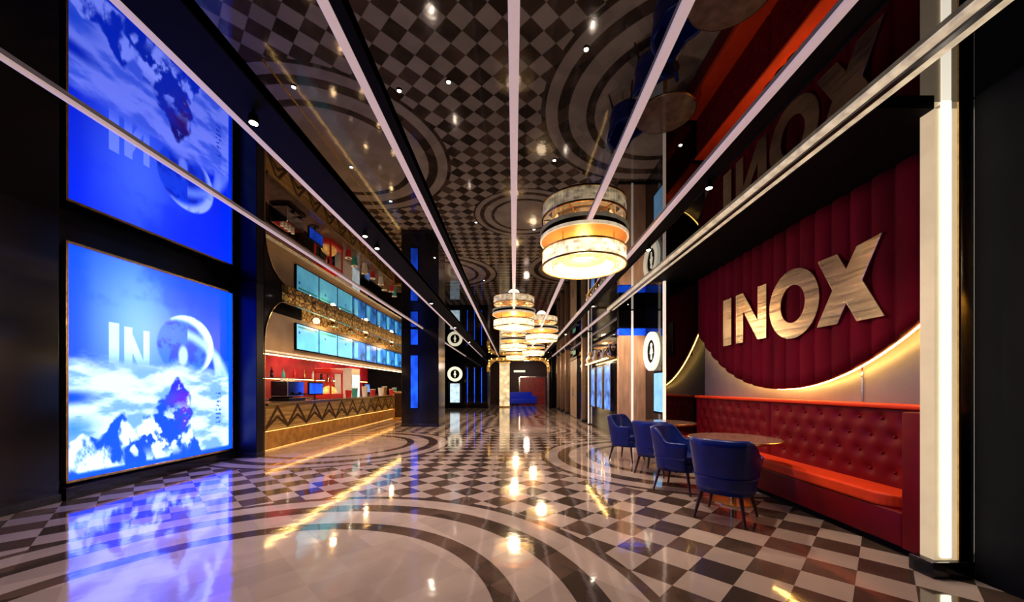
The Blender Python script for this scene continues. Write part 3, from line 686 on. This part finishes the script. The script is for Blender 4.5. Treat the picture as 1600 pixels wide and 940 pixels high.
# smooth cubic through the points by fitting
Yk = np.array(AY[::-1]); Zk = np.array(AZ[::-1])
cf = np.polyfit(Yk, Zk, 4)
def arc_z(y): return float(np.polyval(cf, y))
YA, YB = 2.74, 6.66
cu = thing('fluted_curtain_panel', 'dark red fluted panel with curved lower edge behind the gold letters', 'wall panel', (3.36, YA, 0))
bm = bm_new(); n = 360; fr, bk = [], []
for i in range(n+1):
    y = YA+(YB-YA)*i/n; ph = (y/.215) % 1
    dx = -.022-.048*math.sin(PI*ph)**.45
    za, zb = arc_z(y), H-.05
    fr.append([bm.verts.new((dx, y-YA, za+(zb-za)*j/12)) for j in range(13)]); bk.append([bm.verts.new((.0, y-YA, za)), bm.verts.new((.0, y-YA, zb))])
for i in range(n):
    for j in range(12): bm.faces.new((fr[i][j], fr[i+1][j], fr[i+1][j+1], fr[i][j+1]))
    bm.faces.new((bk[i][0], bk[i+1][0], fr[i+1][0], fr[i][0])); bm.faces.new((bk[i][1], bk[i+1][1], fr[i+1][12], fr[i][12])); bm.faces.new((bk[i][0], bk[i+1][0], bk[i+1][1], bk[i][1]))
obj('fluted_face', bm, M['velvet'], cu, True)
bm = bm_new(); add_tube(bm, [(.016, y-YA, arc_z(y)+.004) for y in np.linspace(YA+.01, YB-.01, 70)], .009, 8)
obj('curved_light_line', bm, M['led'], cu)
bm = bm_new()
for y in (3.2, 4.1, 5.2, 6.2): add_box(bm, .0, .098, y-YA-.03, y-YA+.03, arc_z(y)+.06, 3.0)
obj('batten', bm, M['gunmetal'], cu)

# seams on the taupe wall panel
tag(box('wall_seam_strip', (3.452, 3.46, 3.66, 3.675, 1.16, 2.0), M['chrome']), 'thin vertical seam strip on the taupe wall above the booth', 'seam')

# letters
def letter(polys, y0, label, nm):
    bm = bm_new()
    for p in polys: add_prism(bm, p, 'x', -.022, 0)
    return tag(obj(nm, bm, M['letterface'], None, False, (3.289, y0, 1.94), .004), label, 'letter')
HL = .71
# local y is +Y (away); viewer's right is -y
letter([[(.0, 0), (.0, HL), (-.215, HL), (-.215, 0)]], 5.78, 'pale gold metal letter I, leftmost on the red fluted panel', 'letter_i')
wN = .66; sN = .175
letter([[(0, 0), (0, HL), (-sN, HL), (-(wN-sN), .27), (-(wN-sN), HL), (-wN, HL), (-wN, 0), (-(wN-sN), 0), (-sN, .44), (-sN, 0)]], 5.45, 'pale gold metal letter N between the I and the round O', 'letter_n')
bm = bm_new(); seg = 64; R1y, R1z, R2y, R2z = .385, .405,   .19, .22
o1 = [(R1y*math.cos(2*PI*k/seg), R1z*math.sin(2*PI*k/seg)) for k in range(seg)]; o2 = [(R2y*math.cos(2*PI*k/seg), R2z*math.sin(2*PI*k/seg)) for k in range(seg)]
VV = [[bm.verts.new((xa, p, q)) for p, q in ol] for xa in (-.022, 0) for ol in (o1, o2)]
for k in range(seg):
    k2 = (k+1) % seg
    bm.faces.new((VV[0][k], VV[0][k2], VV[1][k2], VV[1][k])); bm.faces.new((VV[2][k], VV[2][k2], VV[3][k2], VV[3][k]))
    bm.faces.new((VV[0][k], VV[0][k2], VV[2][k2], VV[2][k])); bm.faces.new((VV[1][k], VV[1][k2], VV[3][k2], VV[3][k]))
tag(obj('letter_o', bm, M['letterface'], None, 'auto', (3.289, 4.345, 2.28)), 'large round gold metal letter O with rippled reflections on the red panel', 'letter')
wX = .72
letter([[(0, 0), (-.20, .355), (.0-.02, HL), (-.26, HL), (-.36, .53), (-.47, HL), (-.72, HL+.03), (-.53, .37), (-.74, -.01), (-.47, -.01), (-.36, .19), (-.26, 0)]], 4.0, 'gold metal letter X at the right end of the red panel', 'letter_x')

# banquette
ZT = 1.155
bq = thing('banquette', 'long crimson tufted leather booth seat under the gold letters', 'bench', (3.0, 2.7, 0))
LB = 6.66-2.7
bm = bm_new(); add_box(bm, .0, .40, .16, LB, .06, .33, .015); obj('base_panel', bm, M['redleather'], bq, 'auto')
box('kickboard', (.05, .38, .16, LB, 0, .06), M['blackmatte'], bq)
bm = bm_new(); add_box(bm, -.012, .30, .30, LB, .33, .44, .03); add_cyl(bm, (.288, .30, .335), (.288, .30, .44), .0, .0001, 3) if False else None
# rounded near corner of the seat: cushion plan with quarter round
bm.free(); bm = bm_new()
plan = [(.30, .17)]+[(.25-.262*math.sin(k/10*PI/2), .42-.25*math.cos(k/10*PI/2)) for k in range(11)]+[(-.012, LB), (.30, LB)]
add_prism(bm, plan, 'z', .33, .44); obj('seat_cushion', bm, M['redlit'], bq, bevel=.022)
# tufted back: grid with dimples, two sections
def tuft(y0, y1, name):
    bm = bm_new(); ny = int((y1-y0)/.022); nz = 34; g = []
    btn = []
    r = 0; z = .56
    while z < 1.08:
        y = y0+.12+(.11 if r % 2 else 0)
        while y < y1-.06: btn.append((y, z)); y += .22
        z += .155; r += 1
    B_ = np.array(btn)
    for i in range(ny+1):
        y = y0+(y1-y0)*i/ny; col = []
        for j in range(nz+1):
            z = .43+(ZT-.045-.43)*j/nz
            d = np.sqrt(((B_[:, 0]-y))**2+((B_[:, 1]-z))**2).min()
            e = min(1, min(y-y0, y1-y)/.03)
            x = .275+.028*math.exp(-(d/.05)**2)+.02*(1-e)**2-.045*(1-j/nz)*0
            col.append(bm.verts.new((x, y, z)))
        g.append(col)
    for i in range(ny):
        for j in range(nz): bm.faces.new((g[i][j], g[i+1][j], g[i+1][j+1], g[i][j+1]))
    o = obj(name, bm, M['redleather'], bq, True)
    bm = bm_new(); bmesh.ops.create_uvsphere(bm, u_segments=8, v_segments=5, radius=.013)
    b0 = obj('button', bm, M['redleather'], o, True)
    for i, (y, z) in enumerate(btn):
        q = b0 if i == 0 else b0.copy()
        if i: COL.objects.link(q); q.parent = o
        q.location = (.296, y, z)
tuft(.16, 2.04, 'backrest'); tuft(2.05, LB, 'backrest')
box('back_core', (.325, .455, .16, LB, .33, ZT-.04), M['redleather'], bq)
bm = bm_new(); add_box(bm, .245, .455, .0, LB, ZT-.04, ZT, .015); obj('top_rail', bm, M['redlit'], bq, 'auto')
bm = bm_new(); add_box(bm, -.012, .38, .0, .155, .06, ZT-.042, .012); obj('end_panel', bm, M['redleather'], bq, 'auto')

# smoked mirror return + light pole
tag(box('smoked_mirror_panel', (2.76, 3.46, 6.70, 6.76, 0, H), M['smoke']), 'tall dark mirror panel closing the far end of the red booth', 'mirror panel')
def pole(name, x, y, label, m=M['ledwhite'], wd_=.05):
    t = thing(name, label, 'light pole', (x, y, 0))
    box('light_tube', (-wd_/2, wd_/2, -wd_/2, wd_/2, .04, H-.03), m, t, bev=.006)
    box('foot', (-wd_*.7, wd_*.7, -wd_*.7, wd_*.7, 0, .04), M['chrome'], t, bev=.004); box('top_bracket', (-wd_*.7, wd_*.7, -wd_*.7, wd_*.7, H-.03, H), M['chrome'], t, bev=.004)
    return t
pm = mat('soft_white_tube', (1, .9, .8), .4, em=(1, .84, .68), es=.75, noise=.03)
pole('light_pole', 2.725, 6.70, 'slim vertical light pole at the corner of the dark mirror panel', pm, .045)
# big LED column near right
lc = thing('light_column', 'tall glowing warm white light column at the right beside the red booth', 'light column', (2.97, 2.6, 0))
box('diffuser', (-.072, .085, -.05, .04, .11, H), M['diffwarm'], lc)
bm = bm_new(); add_box(bm, -.03, .032, -.062, -.05, .13, H, .002); obj('light_core', bm, M['ledcore'], lc)
box('plinth', (-.125, .16, -.09, .07, 0, .11), M['blackgloss'], lc, bev=.008)
box('side_trim', (.085, .10, -.06, .04, .11, H), M['gold'], lc)
pier('black_pier', (3.13, 3.9, 2.51, 2.67, 0, H), 'black pier right of the glowing light column')

# wood pier with light line
wp = thing('wood_pier', 'honey wood pier with a vertical light line behind the farthest chairs', 'column', (3.0, 9.5, 0))
box('wood_face', (-.33, .35, -.1, .08, .08, 2.62), M['wood'], wp, bev=.006)
box('blue_header', (-.33, .35, -.1, .08, 2.64, 2.80), M['bluelight'], wp, bev=.004)
box('upper_panel', (-.33, .35, -.09, .08, 2.82, H), M['blackmatte'], wp)
box('light_line', (-.02, .03, -.115, -.101, .05, H-.02), pm, wp)
box('plinth', (-.34, .35, -.11, .08, 0, .08), M['gunmetal'], wp)
ring_sign('large lit ring sign on the dark side wall left of the light pole', (3.35, 8.92, 2.17), -PI/2, .465)
t = thing('wall_screen', 'tall narrow cyan screen on the wall beneath the large ring sign', 'screen', (3.35, 8.4, .7))
box('casing', (-.05, 0, -.35, .35, 0, .98), M['blackmatte'], t, bev=.008); box('picture', (-.058, -.05, -.2, .3, .05, .93), mat('ice_blue_screen', (.1, .3, .5), .3, em=(.25, .6, 1), es=1.0, emnoise=.2, nscale=3), t)
# posters along the far right wall
for k, (y0, y1) in enumerate(((10.05, 10.75), (11.0, 11.7), (12.0, 12.6))):
    t = thing('lit_poster', '%s blue lit poster on the far right wall past the wood pier' % ['nearest', 'middle', 'farthest'][k], 'poster', (2.67, (y0+y1)/2, .65), 0, 'blue posters on the right wall')
    h_ = (y1-y0)/2
    bm = bm_new()
    for a_, b_, c_, d_ in ((-h_, h_, 0, .04), (-h_, h_, 1.26, 1.3), (-h_, -h_+.04, 0.04, 1.26), (h_-.04, h_, .04, 1.26)): add_box(bm, -.05, 0, a_, b_, c_, d_)
    obj('frame', bm, M['chrome'], t); box('picture', (-.035, 0, -h_+.04, h_-.04, .04, 1.26), M['poster'], t)
sh = thing('ornament_shelf', 'gold shelf with chrome ornaments above the blue posters', 'shelf', (2.67, 11.0, 2.08))
box('board', (-.2, 0, -1.2, 1.8, 0, .03), M['gold'], sh, bev=.004)
box('shelf_light', (-.19, -.17, -1.2, 1.8, -.012, 0), M['ledsoft'], sh)
for k in range(9):
    bm = bm_new(); s_ = .75+.5*random.random(); add_lathe(bm, [(0, 0), (.06*s_, 0), (.09*s_, .1*s_), (.03*s_, .22*s_), (.05*s_, .3*s_), (0, .3*s_)], 16)
    tag(obj('vase', bm, [M['chrome'], M['gold'], M['white']][k % 3], None, 'auto', (2.57, 9.95+.34*k, 2.111)), '%s vase on the shelf above the posters' % ['chrome', 'gold', 'white'][k % 3], 'vase', '%s vases on the ornament shelf' % ['chrome', 'gold', 'white'][k % 3])
pole('light_pole', 2.62, 13.0, 'slim light pole beyond the blue posters on the right', pm, .04)
t = thing('beige_doors', 'pair of beige lit door panels far along the right wall', 'door', (2.67, 16.3, 0))
for s_ in (-1, 1):
    d = box('door_leaf', (-.05, 0, min(0, s_*.9)+.02, max(0, s_*.9)-.02, .02, 2.5), M['beige'], t, bev=.006); bm = bm_new(); add_box(bm, -.08, -.05, s_*.08-.012, s_*.08+.012, .9, 1.3); obj('handle', bm, M['chrome'], d)
bm = bm_new(); add_box(bm, -.07, 0, -1.0, -.92, 0, 2.6); add_box(bm, -.07, 0, .92, 1.0, 0, 2.6); add_box(bm, -.07, 0, -1.0, 1.0, 2.52, 2.6); obj('frame', bm, M['gunmetal'], t)
t = thing('green_sign', 'small green glowing sign above the far beige doors', 'sign', (2.67, 15.9, 2.68)); box('casing', (-.08, 0, -.4, .4, 0, .22), M['blackmatte'], t, bev=.006); box('sign_face', (-.085, -.08, -.37, .37, .03, .19), M['green'], t)
for k, y in enumerate((13.9, 18.4, 20.2, 22.0)):
    t = thing('pilaster', '%s slim bronze pilaster on the far right wall' % ['nearest', 'second', 'third', 'farthest'][k], 'pilaster', (2.67, y, 0), 0, 'slim pilasters on the far right wall')
    box('shaft', (-.12, 0, -.12, .12, .1, H-.1), mat('bronze', (.35, .22, .14), .3, .8, noise=.2) if k == 0 else bpy.data.materials['bronze'], t, bev=.006)
    box('base', (-.15, 0, -.15, .15, 0, .1), M['gunmetal'], t, bev=.004); box('capital', (-.15, 0, -.15, .15, H-.1, H), M['gunmetal'], t, bev=.004)

o = dup(dl0, (2.7, 8.75, H), 0, 'downlight added to brighten the honey wood pier', 'downlights added by the wood pier')
light('SPOT', (0, 0, -.03), 85, (1, .78, .58), .05, o, (math.radians(16), 0, math.radians(-10)), 1.7, .8)  # spot added to brighten the wood face and the ring niche
# ------------------------------------------------------------------ chairs and tables
def make_chair():
    t = thing('tub_chair', '', 'chair')
    # shell: angle 0 = back (local -y), opening to local +y
    n = 44; A = math.radians(128); cols_ = []
    def rad(a_, r): # squarish plan
        c, s_ = abs(math.cos(a_)), abs(math.sin(a_)); p = 2.6
        return r/((c**p+s_**p)**(1/p))
    bm = bm_new(); th = .045; NZ = 8
    for i in range(n+1):
        a_ = -A+2*A*i/n; k = max(0, math.cos(a_*.72)); k = k**1.3
        zt = .615+.175*sstep(.52, .82, np.array(math.cos(a_)*.5+.5))**1.0
        zt = float(zt)
        zb = .27; col = []
        e = min(1, (A-abs(a_))/.12)**.5 if abs(a_) < A else 0
        for j in range(NZ+1):
            z = zb+(zt-zb)*j/NZ; r = rad(a_, .235+.06*(j/NZ)+.012*max(0, math.cos(a_))*(j/NZ))
            col.append((r, z))
        col.append((rad(a_, .283), zt+.016))
        rt = rad(a_, .295)
        col.append((rt-th, zt+.004))
        for j in range(NZ, -1, -1):
            z = max(zb, .36)+(zt-.01-max(zb, .36))*j/NZ; r = rad(a_, .235+.06*(j/NZ))-th
            col.append((r, z))
        cols_.append([bm.verts.new((1.06*r*math.sin(a_), -1.06*r*math.cos(a_), z)) for r, z in col])
    m_ = len(cols_[0])
    for i in range(n):
        for j in range(m_-1): bm.faces.new((cols_[i][j], cols_[i+1][j], cols_[i+1][j+1], cols_[i][j+1]))
        bm.faces.new((cols_[i][m_-1], cols_[i+1][m_-1], cols_[i+1][0], cols_[i][0]))
    bm.faces.new(cols_[0]); bm.faces.new(list(reversed(cols_[-1])))
    sh_ = obj('shell', bm, M['blueleather'], t, True)
    # seat body and cushion
    def slab(z0, z1, s_, ms, nm, bev):
        bm = bm_new(); pts = []
        for k in range(40):
            a_ = 2*PI*k/40; r = rad(a_, s_); y = -r*math.cos(a_); x = r*math.sin(a_)
            pts.append((x, y+(.02 if y > 0 else 0)))
        add_prism(bm, pts, 'z', z0, z1); return obj(nm, bm, ms, t, 'auto', bevel=bev)
    slab(.265, .37, .232, M['blueleather'], 'seat_base', .012)
    slab(.37, .455, .225, M['blueleather'], 'seat_cushion', .02)
    bm = bm_new(); pts = []
    for i in range(41):
        a_ = -A+2*A*i/40; r = rad(a_, .262)+.004; pts.append((1.06*r*math.sin(a_), -1.06*r*math.cos(a_), .43))
    add_tube(bm, pts, .006, 6); obj('piping', bm, M['blueleather'], t, True)
    for sx in (-1, 1):
        for sy in (-1, 1):
            bm = bm_new(); add_cyl(bm, (sx*.225, sy*.225, 0), (sx*.17, sy*.17, .275), .011, .021, 14); obj('leg', bm, M['darkwood'], t, 'auto')
    return t
c0 = make_chair()
g = 'blue tub chairs facing the red booth'
for i, (x, y, rz, lb) in enumerate([(2.13, 3.72, -PI/4, 'nearest blue tub chair, its curved back toward the camera'),
        (2.10, 4.72, -PI/4-PI/2, 'second blue tub chair, open side toward the near table'),
        (2.15, 5.62, -PI/4, 'third blue tub chair, back turned, at the far table'),
        (2.02, 6.62, -PI/4-PI/2, 'farthest blue tub chair, beside the wood pier')]):
    o = c0 if i == 0 else dup(c0, (x, y, 0))
    o.location = (x, y, 0); o.rotation_euler = (0, 0, rz); o['label'] = lb; o['group'] = g
def make_table():
    t = thing('round_table', '', 'table')
    bm = bm_new(); add_lathe(bm, [(0, .70), (.45, .70), (.465, .712), (.465, .722), (.455, .73), (0, .73)], 56); obj('table_top', bm, M['tabletop'], t, 'auto')
    bm = bm_new(); add_lathe(bm, [(.466, .704), (.474, .708), (.474, .724), (.466, .728)], 56, close=True); obj('edge_band', bm, M['gold'], t, 'auto')
    bm = bm_new(); add_cyl(bm, (0, 0, .02), (0, 0, .70), .035, .03, 24); add_lathe(bm, [(.03, .66), (.12, .69), (.12, .70), (0, .70)], 24); obj('pedestal', bm, M['gold'], t, 'auto')
    bm = bm_new(); add_lathe(bm, [(0, 0), (.22, 0), (.22, .012), (.05, .03), (0, .03)], 40); obj('base', bm, M['gold'], t, 'auto')
    return t
t0 = make_table(); t0.location = (2.50, 4.22, 0); t0['label'] = 'round brown table between the two nearest blue chairs and the booth'; t0['group'] = 'round tables by the booth'
t1 = dup(t0, (2.50, 6.12, 0), 0, 'round brown table between the two farther blue chairs', 'round tables by the booth')
